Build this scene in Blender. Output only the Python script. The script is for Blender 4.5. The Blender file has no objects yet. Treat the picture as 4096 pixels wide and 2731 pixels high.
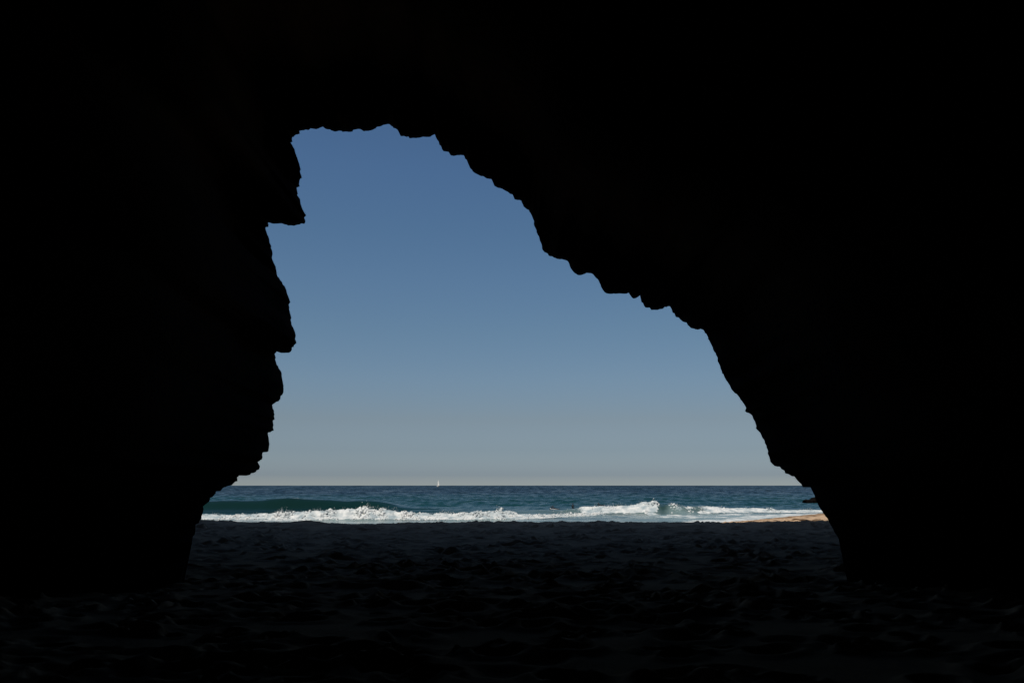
import bpy, bmesh, math, random
import numpy as np
from mathutils import Vector, Matrix

R = math.radians
rng = np.random.default_rng(7)
random.seed(7)
scene = bpy.context.scene
COL = scene.collection

# ------------------------------------------------------------------ camera
F = 3186.0                      # focal length in pixels of a 4096 wide frame (28 mm)
EYE = 4.53                      # eye height over the sea
TILT = math.atan((1939.2 - 1365.5) / F)
CT, ST = math.cos(TILT), math.sin(TILT)


def slopes(px, py):
    u = np.asarray(px, float) - 2048.0
    v = 1365.5 - np.asarray(py, float)
    den = F * CT - v * ST
    return u / den, (v * CT + F * ST) / den


def at(px, py, d):
    sx, sz = slopes(px, py)
    return sx * d, np.asarray(d, float) + 0 * sx, EYE + sz * d


cam_d = bpy.data.cameras.new('camera')
cam = bpy.data.objects.new('camera', cam_d)
COL.objects.link(cam)
cam.location = (0, 0, EYE)
cam.rotation_euler = (R(90) + TILT, 0, 0)
cam_d.sensor_width = 36.0
cam_d.lens = 36.0 * F / 4096.0
cam_d.clip_start = 0.1
cam_d.clip_end = 40000
scene.camera = cam

# ------------------------------------------------------------------ light
SUN_EL, SUN_AZ = 62.0, 212.0       # azimuth clockwise from +Y: behind the camera, over its left shoulder
sd = Vector((math.sin(R(SUN_AZ)) * math.cos(R(SUN_EL)), math.cos(R(SUN_AZ)) * math.cos(R(SUN_EL)), math.sin(R(SUN_EL))))
sun_d = bpy.data.lights.new('sun', 'SUN')
sun_d.energy = 5.0
sun_d.angle = R(0.5)
sun_d.color = (1.0, 0.92, 0.80)
sun = bpy.data.objects.new('sun', sun_d)
COL.objects.link(sun)
sun.location = (-40, -60, 120)
sun.rotation_euler = sd.to_track_quat('Z', 'Y').to_euler()

world = bpy.data.worlds.new("World")
scene.world = world
world.use_nodes = True
wt = world.node_tree
wt.nodes.clear()
wo = wt.nodes.new('ShaderNodeOutputWorld')
bg = wt.nodes.new('ShaderNodeBackground')
sky = wt.nodes.new('ShaderNodeTexSky')
sky.sky_type = 'NISHITA'
sky.sun_disc = False
sky.sun_elevation = R(SUN_EL)
sky.sun_rotation = R(SUN_AZ)
sky.altitude = 0
sky.air_density = 1.0
sky.dust_density = 1.0
sky.ozone_density = 1.5
SKY_STRENGTH = 0.06
bg.inputs['Strength'].default_value = SKY_STRENGTH
# marine air: the band over the sea horizon is grey rather than yellow and the blue deepens upwards
tcw = wt.nodes.new('ShaderNodeTexCoord')
sxyz = wt.nodes.new('ShaderNodeSeparateXYZ')
wt.links.new(tcw.outputs['Generated'], sxyz.inputs[0])
air = wt.nodes.new('ShaderNodeValToRGB')
els = air.color_ramp.elements
AIR = [(0.0, (1.62, 1.80, 2.12)), (0.0126, (0.96, 1.17, 1.62)), (0.043, (0.81, 0.94, 1.23)), (0.08, (0.85, 0.89, 1.01)), (0.13, (0.88, 0.98, 1.08)), (0.19, (0.86, 1.02, 1.10)), (0.25, (0.85, 1.05, 1.16)), (0.31, (0.82, 1.06, 1.19)), (0.38, (0.82, 1.08, 1.27)), (0.62, (0.72, 1.0, 1.25)), (1.0, (0.6, 0.9, 1.2))]
while len(els) < len(AIR): els.new(0.5)
for e, (p_, c_) in zip(els, AIR):
    e.position = p_
    e.color = (*[v * 0.5 for v in c_], 1)
wt.links.new(sxyz.outputs['Z'], air.inputs[0])
mul = wt.nodes.new('ShaderNodeVectorMath'); mul.operation = 'MULTIPLY'
wt.links.new(sky.outputs[0], mul.inputs[0]); wt.links.new(air.outputs[0], mul.inputs[1])
dbl = wt.nodes.new('ShaderNodeVectorMath'); dbl.operation = 'SCALE'; dbl.inputs['Scale'].default_value = 2.0
wt.links.new(mul.outputs[0], dbl.inputs[0])
wt.links.new(dbl.outputs[0], bg.inputs['Color'])
wt.links.new(bg.outputs[0], wo.inputs['Surface'])

scene.view_settings.view_transform = 'Standard'
scene.view_settings.look = 'None'
scene.view_settings.exposure = 0.0
scene.view_settings.gamma = 1.0


# ------------------------------------------------------------------ helpers
def tag(o, label=None, cat=None, group=None, kind=None):
    if label: o['label'] = label
    if cat: o['category'] = cat
    if group: o['group'] = group
    if kind: o['kind'] = kind
    return o


def mesh_obj(name, verts, faces, material=None, parent=None, smooth=True):
    """faces: int array (n,3) or (n,4)"""
    verts = np.asarray(verts, np.float32)
    faces = np.asarray(faces, np.int32)
    me = bpy.data.meshes.new(name)
    k = faces.shape[1]
    me.vertices.add(len(verts))
    me.vertices.foreach_set('co', verts.ravel())
    me.loops.add(faces.size)
    me.loops.foreach_set('vertex_index', faces.ravel())
    me.polygons.add(len(faces))
    me.polygons.foreach_set('loop_start', np.arange(0, faces.size, k, dtype=np.int32))
    me.polygons.foreach_set('use_smooth', np.full(len(faces), smooth, dtype=bool))
    me.update(calc_edges=True)
    me.validate()
    o = bpy.data.objects.new(name, me)
    COL.objects.link(o)
    if material: me.materials.append(material)
    if parent is not None: o.parent = parent
    return o


def grid_faces(nr, nc):
    i = np.arange(nr * nc).reshape(nr, nc)
    return np.stack([i[:-1, :-1], i[:-1, 1:], i[1:, 1:], i[1:, :-1]], -1).reshape(-1, 4)


def attr(o, name, vals):
    a = o.data.attributes.new(name, 'FLOAT', 'POINT')
    a.data.foreach_set('value', np.asarray(vals, np.float32).ravel())


def bm_obj(name, bm, material, parent=None, smooth=True):
    me = bpy.data.meshes.new(name)
    bm.normal_update()
    bm.to_mesh(me)
    bm.free()
    for p in me.polygons: p.use_smooth = smooth
    me.materials.append(material)
    o = bpy.data.objects.new(name, me)
    COL.objects.link(o)
    if parent is not None: o.parent = parent
    return o


def empty(name, loc, rot=(0, 0, 0)):
    o = bpy.data.objects.new(name, None)
    COL.objects.link(o)
    o.location = loc
    o.rotation_euler = rot
    o.empty_display_size = 0.2
    return o


def sstep(a, b, x):
    t = np.clip((np.asarray(x, float) - a) / (b - a), 0, 1)
    return t * t * (3 - 2 * t)


# cheap value noise on numpy arrays (2d / 3d), periodic lattice of hashes
_H = rng.random((64, 64, 64)).astype(np.float32)


def vnoise(x, y, z=0.0):
    x = np.asarray(x, float); y = np.asarray(y, float) + 0 * x; z = np.asarray(z, float) + 0 * x
    xi, yi, zi = np.floor(x).astype(int), np.floor(y).astype(int), np.floor(z).astype(int)
    xf, yf, zf = x - xi, y - yi, z - zi
    xf = xf * xf * (3 - 2 * xf); yf = yf * yf * (3 - 2 * yf); zf = zf * zf * (3 - 2 * zf)
    def h(a, b, c): return _H[(xi + a) & 63, (yi + b) & 63, (zi + c) & 63]
    def lx(b, c): return h(0, b, c) * (1 - xf) + h(1, b, c) * xf
    a = lx(0, 0) * (1 - yf) + lx(1, 0) * yf
    if np.all(zf == 0):
        return a * 2 - 1
    b = lx(0, 1) * (1 - yf) + lx(1, 1) * yf
    return (a * (1 - zf) + b * zf) * 2 - 1


def fbm(x, y, z=0.0, o=4, g=0.5):
    s, a, n = 0.0, 1.0, 0.0
    for k in range(o):
        s = s + a * vnoise(np.asarray(x) * 2 ** k + 17.3 * k, np.asarray(y) * 2 ** k + 5.1 * k, np.asarray(z) * 2 ** k)
        n += a
        a *= g
    return s / n


# ------------------------------------------------------------------ materials
def new_mat(name):
    m = bpy.data.materials.new(name)
    m.use_nodes = True
    return m, m.node_tree, m.node_tree.nodes, m.node_tree.nodes['Principled BSDF']


def plain(name, col, rough=0.5, var=0.12, scale=3.0, spec=0.5):
    m, t, n, p = new_mat(name)
    tc = n.new('ShaderNodeTexCoord')
    no = n.new('ShaderNodeTexNoise'); no.inputs['Scale'].default_value = scale; no.inputs['Detail'].default_value = 6
    t.links.new(tc.outputs['Object'], no.inputs['Vector'])
    mx = n.new('ShaderNodeMix'); mx.data_type = 'RGBA'
    mx.inputs[6].default_value = (*[c * (1 - var) for c in col], 1)
    mx.inputs[7].default_value = (*[min(1, c * (1 + var)) for c in col], 1)
    t.links.new(no.outputs['Fac'], mx.inputs[0])
    t.links.new(mx.outputs[2], p.inputs['Base Color'])
    p.inputs['Roughness'].default_value = rough
    p.inputs['Specular IOR Level'].default_value = spec
    return m


def rock_mat(name, col, bump=0.6):
    m, t, n, p = new_mat(name)
    tc = n.new('ShaderNodeTexCoord')
    no = n.new('ShaderNodeTexNoise'); no.inputs['Scale'].default_value = 0.7; no.inputs['Detail'].default_value = 10
    no.inputs['Roughness'].default_value = 0.65
    t.links.new(tc.outputs['Object'], no.inputs['Vector'])
    mx = n.new('ShaderNodeMix'); mx.data_type = 'RGBA'
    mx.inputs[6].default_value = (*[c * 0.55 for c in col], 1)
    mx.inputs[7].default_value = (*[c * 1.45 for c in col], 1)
    t.links.new(no.outputs['Fac'], mx.inputs[0])
    t.links.new(mx.outputs[2], p.inputs['Base Color'])
    bp = n.new('ShaderNodeBump'); bp.inputs['Strength'].default_value = bump; bp.inputs['Distance'].default_value = 0.3
    t.links.new(no.outputs['Fac'], bp.inputs['Height'])
    t.links.new(bp.outputs[0], p.inputs['Normal'])
    p.inputs['Roughness'].default_value = 0.95
    p.inputs['Specular IOR Level'].default_value = 0.0
    return m


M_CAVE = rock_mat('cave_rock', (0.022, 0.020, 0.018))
M_SKERRY = rock_mat('wet_dark_rock', (0.0050, 0.0043, 0.0038))


def sand_mat():
    m, t, n, p = new_mat('beach_sand')
    tc = n.new('ShaderNodeTexCoord')
    n1 = n.new('ShaderNodeTexNoise'); n1.inputs['Scale'].default_value = 0.9; n1.inputs['Detail'].default_value = 8
    n2 = n.new('ShaderNodeTexNoise'); n2.inputs['Scale'].default_value = 22.0; n2.inputs['Detail'].default_value = 5
    t.links.new(tc.outputs['Object'], n1.inputs['Vector']); t.links.new(tc.outputs['Object'], n2.inputs['Vector'])
    ad = n.new('ShaderNodeMath'); ad.operation = 'ADD'
    t.links.new(n1.outputs['Fac'], ad.inputs[0]); t.links.new(n2.outputs['Fac'], ad.inputs[1])
    hf = n.new('ShaderNodeMath'); hf.operation = 'MULTIPLY'; hf.inputs[1].default_value = 0.5
    t.links.new(ad.outputs[0], hf.inputs[0])
    cr = n.new('ShaderNodeValToRGB')
    cr.color_ramp.elements[0].position = 0.3; cr.color_ramp.elements[0].color = (0.270, 0.190, 0.126, 1)
    cr.color_ramp.elements[1].position = 0.7; cr.color_ramp.elements[1].color = (0.410, 0.296, 0.199, 1)
    t.links.new(hf.outputs[0], cr.inputs[0])
    # damp band where the wash reaches
    at_ = n.new('ShaderNodeAttribute'); at_.attribute_name = 'wet'
    mx = n.new('ShaderNodeMix'); mx.data_type = 'RGBA'; mx.blend_type = 'MULTIPLY'
    mx.inputs[7].default_value = (0.55, 0.52, 0.5, 1)
    t.links.new(at_.outputs['Fac'], mx.inputs[0]); t.links.new(cr.outputs[0], mx.inputs[6])
    # strewn dark brown marks
    at2 = n.new('ShaderNodeAttribute'); at2.attribute_name = 'brown_marks'
    mw = n.new('ShaderNodeMix'); mw.data_type = 'RGBA'
    mw.inputs[7].default_value = (0.05, 0.028, 0.014, 1)
    t.links.new(at2.outputs['Fac'], mw.inputs[0]); t.links.new(mx.outputs[2], mw.inputs[6])
    t.links.new(mw.outputs[2], p.inputs['Base Color'])
    bp = n.new('ShaderNodeBump'); bp.inputs['Strength'].default_value = 0.5; bp.inputs['Distance'].default_value = 0.02
    t.links.new(n2.outputs['Fac'], bp.inputs['Height']); t.links.new(bp.outputs[0], p.inputs['Normal'])
    p.inputs['Roughness'].default_value = 1.0
    p.inputs['Specular IOR Level'].default_value = 0.0
    return m


def sea_mat():
    m, t, n, p = new_mat('sea_water')
    L = t.links
    geo = n.new('ShaderNodeNewGeometry')
    def A(name):
        a = n.new('ShaderNodeAttribute'); a.attribute_name = name
        return a.outputs['Fac']
    def mix(f, a, b):
        x = n.new('ShaderNodeMix'); x.data_type = 'RGBA'
        if isinstance(f, (int, float)): x.inputs[0].default_value = f
        else: L.new(f, x.inputs[0])
        for i, c in ((6, a), (7, b)):
            if isinstance(c, tuple): x.inputs[i].default_value = (*c, 1)
            else: L.new(c, x.inputs[i])
        return x.outputs[2]
    body = mix(A('teal'), (0.0028, 0.0145, 0.0120), (0.0035, 0.0265, 0.0270))
    body = mix(A('offshore'), body, (0.0036, 0.0105, 0.0145))
    body = mix(A('aerated'), body, (0.130, 0.185, 0.185))
    mp = n.new('ShaderNodeMapping'); mp.inputs['Scale'].default_value = (1.0, 0.55, 1.0)
    L.new(geo.outputs['Position'], mp.inputs['Vector'])
    nf = n.new('ShaderNodeTexNoise'); nf.inputs['Scale'].default_value = 2.6; nf.inputs['Detail'].default_value = 7
    nf.inputs['Roughness'].default_value = 0.7
    L.new(mp.outputs[0], nf.inputs['Vector'])
    # foam = smoothstep(noise threshold lowered by the coverage)
    sub = n.new('ShaderNodeMath'); sub.operation = 'ADD'
    L.new(nf.outputs['Fac'], sub.inputs[0]); L.new(A('foam'), sub.inputs[1])
    mr = n.new('ShaderNodeMapRange'); mr.inputs['From Min'].default_value = 0.86; mr.inputs['From Max'].default_value = 1.12
    mr.interpolation_type = 'SMOOTHSTEP'
    L.new(sub.outputs[0], mr.inputs['Value'])
    nl = n.new('ShaderNodeTexNoise'); nl.inputs['Scale'].default_value = 0.8; nl.inputs['Detail'].default_value = 3
    L.new(geo.outputs['Position'], nl.inputs['Vector'])
    nr = n.new('ShaderNodeMapRange'); nr.inputs['From Min'].default_value = 0.35; nr.inputs['From Max'].default_value = 0.62
    L.new(nl.outputs['Fac'], nr.inputs['Value'])
    white = mix(nr.outputs[0], (0.24, 0.29, 0.31), (0.50, 0.51, 0.50))  # blue-grey patches: watery foam, with foam shadow tone put into the colour
    col = mix(mr.outputs[0], body, white)
    L.new(col, p.inputs['Base Color'])
    ro = n.new('ShaderNodeMapRange'); ro.inputs['To Min'].default_value = 0.16; ro.inputs['To Max'].default_value = 0.9
    L.new(mr.outputs[0], ro.inputs['Value']); L.new(ro.outputs[0], p.inputs['Roughness'])
    nb = n.new('ShaderNodeTexNoise'); nb.inputs['Scale'].default_value = 1.3; nb.inputs['Detail'].default_value = 8
    nb.inputs['Roughness'].default_value = 0.62
    L.new(mp.outputs[0], nb.inputs['Vector'])
    bs = n.new('ShaderNodeMapRange'); bs.inputs['To Min'].default_value = 0.25; bs.inputs['To Max'].default_value = 0.10
    L.new(A('smooth'), bs.inputs['Value'])
    bp = n.new('ShaderNodeBump'); bp.inputs['Distance'].default_value = 0.6
    L.new(bs.outputs[0], bp.inputs['Strength'])
    L.new(nb.outputs['Fac'], bp.inputs['Height']); L.new(bp.outputs[0], p.inputs['Normal'])
    p.inputs['IOR'].default_value = 1.33
    sp = n.new('ShaderNodeMapRange'); sp.inputs['To Min'].default_value = 0.22; sp.inputs['To Max'].default_value = 0.08
    L.new(A('chop'), sp.inputs['Value']); L.new(sp.outputs[0], p.inputs['Specular IOR Level'])
    return m


def foam_mat():
    m, t, n, p = new_mat('white_water')
    geo = n.new('ShaderNodeNewGeometry')
    nf = n.new('ShaderNodeTexNoise'); nf.inputs['Scale'].default_value = 0.8; nf.inputs['Detail'].default_value = 3
    t.links.new(geo.outputs['Position'], nf.inputs['Vector'])
    cr = n.new('ShaderNodeValToRGB')
    e = cr.color_ramp.elements
    e[0].position = 0.30; e[0].color = (0.32, 0.37, 0.39, 1)  # low end mixes aqua water tint with painted foam shade
    e[1].position = 0.60; e[1].color = (0.60, 0.61, 0.60, 1)
    t.links.new(nf.outputs['Fac'], cr.inputs[0])
    t.links.new(cr.outputs[0], p.inputs['Base Color'])
    tr = n.new('ShaderNodeBsdfTranslucent')
    t.links.new(cr.outputs[0], tr.inputs['Color'])
    ms = n.new('ShaderNodeMixShader'); ms.inputs[0].default_value = 0.1
    t.links.new(p.outputs[0], ms.inputs[1]); t.links.new(tr.outputs[0], ms.inputs[2])
    t.links.new(ms.outputs[0], n['Material Output'].inputs['Surface'])
    n2 = n.new('ShaderNodeTexNoise'); n2.inputs['Scale'].default_value = 9; n2.inputs['Detail'].default_value = 4
    t.links.new(geo.outputs['Position'], n2.inputs['Vector'])
    bp = n.new('ShaderNodeBump'); bp.inputs['Strength'].default_value = 0.3; bp.inputs['Distance'].default_value = 0.05
    t.links.new(n2.outputs['Fac'], bp.inputs['Height']); t.links.new(bp.outputs[0], p.inputs['Normal'])
    p.inputs['Roughness'].default_value = 1.0
    p.inputs['Specular IOR Level'].default_value = 0.1
    return m


M_SAND, M_SEA, M_FOAM = sand_mat(), sea_mat(), foam_mat()

# ------------------------------------------------------------------ the cave
# rim of the cave mouth, clockwise from the foot of its west wall (photo pixels)
RIM = """700,2400 708,2345 722,2300 735,2262 745,2232 758,2201 757,2181 768,2170 770,2145 778,2137 782,2122 782,2096 795,2091 799,2080
806,2075 806,2063 810,2053 813,2045 814,2035 812,2025 819,2019 836,2005 841,1996 840,1990 852,1985 863,1971 863,1965 868,1961
883,1962 893,1950 909,1944 926,1940 941,1926 950,1924 949,1908 954,1905 956,1894 960,1893 965,1899 972,1897 983,1901 1001,1898
1004,1893 1014,1891 1023,1887 1028,1881 1037,1876 1040,1865 1037,1856 1031,1848 1031,1845 1038,1843 1042,1839 1047,1837 1050,1828
1048,1820 1051,1810 1070,1807 1074,1803 1076,1789 1078,1775 1075,1764 1074,1749 1071,1737 1073,1729 1081,1729 1089,1723 1095,1722
1093,1708 1094,1700 1092,1690 1092,1681 1098,1677 1097,1670 1095,1663 1098,1658 1096,1652 1096,1640 1092,1634 1090,1619 1104,1608
1114,1604 1122,1595 1123,1583 1130,1578 1134,1567 1135,1542 1132,1532 1131,1519 1127,1504 1125,1488 1118,1477 1112,1464 1107,1459
1104,1446 1101,1436 1103,1431 1099,1416 1105,1409 1107,1405 1112,1407 1124,1412 1155,1410 1164,1406 1168,1398 1167,1389 1175,1387
1176,1381 1182,1377 1186,1372 1185,1364 1181,1356 1182,1340 1181,1330 1176,1317 1166,1297 1166,1292 1163,1280 1165,1270 1163,1259
1159,1248 1156,1237 1158,1230 1156,1218 1161,1208 1158,1197 1152,1183 1148,1172 1145,1159 1139,1145 1134,1142 1128,1129 1120,1119
1118,1112 1112,1110 1107,1095 1104,1080 1103,1067 1096,1052 1088,1031 1090,1016 1089,1002 1084,992 1085,984 1079,970 1077,957
1070,939 1062,910 1073,907 1075,900 1071,891 1079,890 1092,894 1129,894 1152,902 1174,903 1185,899 1198,898 1203,894 1216,896
1220,890 1222,885 1220,877 1216,870 1224,862 1221,855 1216,848 1208,831 1201,809 1199,797 1193,790 1189,783 1189,778 1191,776
1189,761 1187,751 1199,745 1197,735 1198,723 1202,715 1208,712 1206,702 1201,688 1201,681 1204,678 1199,661 1192,641 1185,623
1180,605 1179,599 1171,582 1162,570 1170,569 1168,558 1170,548 1174,549 1184,539 1199,536 1197,525 1215,522 1224,519 1234,521
1240,518 1243,514 1264,517 1273,514 1291,508 1303,516 1319,519 1324,523 1338,527 1356,524 1367,524 1370,528 1390,527 1393,528
1410,527 1412,521 1433,517 1442,518 1455,526 1474,524 1489,521 1504,514 1507,508 1525,505 1534,500 1549,497 1560,498 1566,505
1570,506 1573,512 1581,514 1589,520 1595,528 1603,544 1614,544 1627,548 1633,547 1637,554 1651,552 1677,552 1692,548 1720,549
1728,543 1740,537 1743,547 1748,558 1757,571 1758,579 1763,584 1767,596 1773,606 1785,607 1794,608 1804,623 1816,624 1842,620
1855,622 1859,635 1866,640 1873,656 1880,674 1888,681 1891,687 1909,698 1926,706 1934,706 1946,715 1965,717 1973,733 1978,744
1993,752 2006,755 2030,767 2038,775 2050,778 2059,798 2077,800 2084,803 2094,826 2105,836 2115,841 2117,847 2121,851 2132,875
2137,886 2134,896 2136,902 2140,909 2146,925 2145,929 2154,945 2156,953 2164,972 2168,987 2169,998 2178,1009 2191,1014 2194,1021
2199,1024 2210,1025 2215,1030 2239,1037 2253,1038 2268,1042 2271,1045 2277,1057 2284,1074 2293,1087 2312,1101 2329,1100 2340,1095
2344,1092 2366,1092 2376,1103 2391,1118 2398,1127 2399,1133 2404,1144 2405,1148 2409,1158 2418,1168 2426,1174 2449,1175 2474,1175
2483,1173 2491,1175 2506,1174 2516,1170 2525,1187 2533,1194 2545,1193 2555,1186 2560,1182 2562,1192 2564,1203 2567,1210 2571,1211
2573,1219 2582,1229 2589,1231 2599,1231 2605,1240 2631,1240 2642,1236 2653,1235 2655,1226 2667,1228 2672,1225 2681,1224 2686,1237
2691,1251 2697,1253 2704,1268 2714,1270 2719,1277 2730,1285 2740,1290 2745,1290 2750,1300 2765,1312 2775,1314 2791,1319 2798,1317
2799,1314 2807,1316 2813,1319 2819,1332 2824,1335 2828,1343 2832,1349 2833,1356 2843,1374 2850,1390 2857,1406 2862,1413 2865,1421
2871,1432 2871,1444 2879,1463 2887,1487 2889,1494 2893,1496 2896,1506 2909,1526 2922,1547 2926,1556 2941,1574 2947,1576 2955,1587
2963,1599 2972,1608 2979,1621 2984,1632 2981,1642 2984,1647 2996,1652 3008,1660 3013,1674 3020,1687 3025,1705 3024,1711 3028,1718
3040,1730 3045,1739 3050,1751 3056,1760 3063,1778 3066,1789 3071,1802 3070,1813 3075,1822 3081,1840 3082,1847 3089,1856 3098,1863
3112,1866 3118,1865 3123,1871 3124,1874 3138,1883 3140,1891 3155,1896 3167,1903 3177,1904 3189,1920 3205,1937 3211,1947 3240,1946
3248,1962 3257,1978 3263,1994 3267,2004 3274,2021 3285,2039 3297,2057 3300,2063 3306,2068 3312,2078 3323,2099 3340,2129 3354,2151
3358,2160 3372,2189 3382,2221 3388,2249 3401,2267 3411,2288 3428,2325 3450,2370 3470,2420"""
rim = np.array([[float(c) for c in q.split(',')] for q in RIM.split()])


def resample(p, step):
    seg = np.hypot(*np.diff(p, axis=0).T)
    s = np.concatenate([[0], np.cumsum(seg)])
    # keep the traced corners, add points between them
    out = [p[0]]
    for i in range(len(p) - 1):
        k = max(1, int(round(seg[i] / step)))
        for j in range(1, k + 1):
            out.append(p[i] + (p[i + 1] - p[i]) * j / k)
    return np.array(out)


rim = resample(rim, 7.0)
NR = len(rim)
tt = np.arange(NR)
# a touch of crumbly grain between traced corners
jx = vnoise(rim[:, 0] * 0.11, rim[:, 1] * 0.11) * 1.3
jy = vnoise(rim[:, 0] * 0.11 + 31, rim[:, 1] * 0.11 + 9) * 1.3
rim = rim + np.stack([jx, jy], 1)
arc = np.concatenate([[0], np.cumsum(np.hypot(*np.diff(rim, axis=0).T))])
Drim = 16.5 + 1.1 * fbm(arc * 0.0035, 3.3 + 0 * arc, o=3) + 0.35 * vnoise(arc * 0.02, 8.1 + 0 * arc)
Drim = Drim - 1.0 + 11.0 * sstep(2080, 1050, rim[:, 1]) ** 0.8  # upper rim pushed seaward, an overhang shaped to darken the sand below


def smooth_open(a, k):
    n = len(a)
    pad = np.concatenate([np.repeat(a[:1], k, 0), a, np.repeat(a[-1:], k, 0)])
    ker = np.hanning(2 * k + 3)[1:-1]; ker /= ker.sum()
    if a.ndim == 1:
        return np.convolve(pad, ker, 'valid')[:n]
    return np.stack([np.convolve(pad[:, c], ker, 'valid')[:n] for c in range(a.shape[1])], 1)


def cave():
    rx, ry, rz = at(rim[:, 0], rim[:, 1], Drim)
    rz[0] = rz[-1] = 0.6
    base = np.stack([rx, rz], 1)                 # real cross-section of the mouth
    sl0x, sl0z = slopes(rim[:, 0], rim[:, 1])
    inner = np.stack([sl0x * 16.0, EYE + sl0z * 16.0], 1); inner[0, 1] = inner[-1, 1] = 0.6
    sm = smooth_open(inner, 14)
    ctr = np.array([0.0, 4.3])
    rings = []

    def lumpy(x, y, z, amp, f=0.35):
        d1 = fbm(x * f + 4, y * f, z * f, o=4)
        d2 = fbm(x * f + 44, y * f + 12, z * f + 7, o=4)
        d3 = fbm(x * f + 84, y * f + 32, z * f + 17, o=4)
        return x + amp * d1, y + amp * d2, z + amp * d3

    def ring(cs, y, amp):
        x, z = cs[:, 0], cs[:, 1]
        return np.stack(lumpy(x, y + 0 * x, z, amp), 1) if amp else np.stack([x, y + 0 * x, z], 1)

    # back of the cave to its mouth
    rings.append(ring(ctr + (sm - ctr) * 0.05, -14.0, 0))
    rings.append(ring(ctr + (sm - ctr) * 0.7, -13.0, 0.8))
    rings.append(ring(ctr + (sm - ctr) * 1.3, -9.5, 1.0))
    for y, s in ((-6, 1.65), (-3, 1.85), (0, 1.95), (3, 2.0), (6, 1.95), (8.5, 1.85), (11, 1.7)):
        rings.append(ring(ctr + (sm - ctr) * s, y, 0.8))
    r = ring(ctr + (sm - ctr) * 1.42, 13.4, 0.45); rings.append(r)
    q1 = ctr + (smooth_open(base, 8) - ctr) * 1.20
    r = ring(0.65 * q1 + 0.35 * (ctr + (sm - ctr) * 1.42), 0, 0); r[:, 1] = 13.4 + 0.6 * np.maximum(Drim - 14.5, 0.4)
    rings.append(r)
    mixs = 0.5 * base + 0.5 * smooth_open(base, 14)
    r = ring(ctr + (mixs - ctr) * 1.13, 0, 0); r[:, 1] = Drim - 0.9
    rings.append(r)
    r = ring(ctr + (base - ctr) * 1.05, 0, 0); r[:, 1] = Drim - 0.25
    rings.append(r)
    rings.append(np.stack([rx, ry, rz], 1))      # the rim itself
    # outside: the mouth flares towards the sea
    sl = np.stack([rx / ry, (rz - EYE) / ry], 1)
    sls = smooth_open(sl, 14)
    c2 = np.array([0.0, 0.02])

    def flare(cs, d, s, amp):
        q = c2 + (cs - c2) * s
        x, z = q[:, 0] * d, EYE + q[:, 1] * d
        z = np.where(rim[:, 1] > 2150, np.minimum(z, 1.2), z)
        if amp: x, y, z = lumpy(x, d + 0 * x, z, amp)
        else: y = d + 0 * x
        return np.stack([x, y, z], 1)
    rings.append(flare(0.6 * sl + 0.4 * sls, Drim + 0.7, 1.05, 0))
    Y_TOP = 30.0
    SHADE_Y = 39.6
    H = 2.75 + (SHADE_Y - Y_TOP) * math.tan(R(SUN_EL)) / abs(math.cos(R(SUN_AZ)))
    r3 = flare(sls, Drim + 1.6, 1.13, 0)
    r3[:, 2] = np.minimum(r3[:, 2], H - 0.25)
    rings.append(r3)
    ang = np.linspace(R(184), R(-4), NR)
    ca, sa = np.cos(ang), np.sin(ang)
    HW = 130.0
    sc = np.minimum(HW / np.maximum(np.abs(ca), 1e-6), (H - 4.0) / np.maximum(sa, 1e-6))
    bx = sc * ca
    bz = np.clip(4.0 + sc * sa, -4, H)
    top = bz > H - 0.01
    bz2 = np.where(top, H + 0.12 * vnoise(bx * 0.8, 3 + 0 * bx), bz)
    shade_wing = np.clip(np.abs(bx) / 0.56 - Y_TOP, 0, 36.0)      # unseen flanks added to block side sky light from the sand
    edge = np.stack([bx, Y_TOP + shade_wing, bz2], 1)
    for f in (0.3, 0.65):
        q = r3 * (1 - f) + edge * f
        q = np.stack(lumpy(q[:, 0], q[:, 1], q[:, 2], 0.5, 0.3), 1)
        q[:, 2] = np.minimum(q[:, 2], H - 0.1)
        rings.append(q)
    rings.append(edge)
    for y, h in ((22, 3.0), (8, 9.0), (-20, 14.0), (-60, 12.0)):
        rings.append(np.stack([bx, y + 0 * bx, np.where(top, H + h + 1.2 * vnoise(bx * .1, y + 0 * bx), bz)], 1))
    rings.append(np.stack([bx * 0.02, -61 + 0 * bx, 4 + (bz - 4) * 0.02], 1))
    v = np.stack(rings)
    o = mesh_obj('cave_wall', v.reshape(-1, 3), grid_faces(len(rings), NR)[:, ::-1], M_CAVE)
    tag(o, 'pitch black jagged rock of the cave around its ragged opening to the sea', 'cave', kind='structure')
    return o


cave()

# ------------------------------------------------------------------ the beach
CREST_Y = 38.0
_cx = np.array([560, 800, 1000, 1180, 1500, 1600, 1900, 2000, 2300, 2500, 2700, 2900, 3000, 3150, 3312, 3600])
_cy = np.array([2079, 2080, 2081, 2083.5, 2088.5, 2088, 2084.5, 2084, 2082, 2083, 2085, 2085.5, 2084, 2083, 2079, 2078])
_wx, _, _wz = at(_cx, _cy, CREST_Y)


def shore_y(x):
    return 88 + 0.5 * np.logaddexp(0, (x - 16.5) * 0.35) / 0.35 * 2.6 - 0.02 * np.minimum(x, 0) * -1


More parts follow.
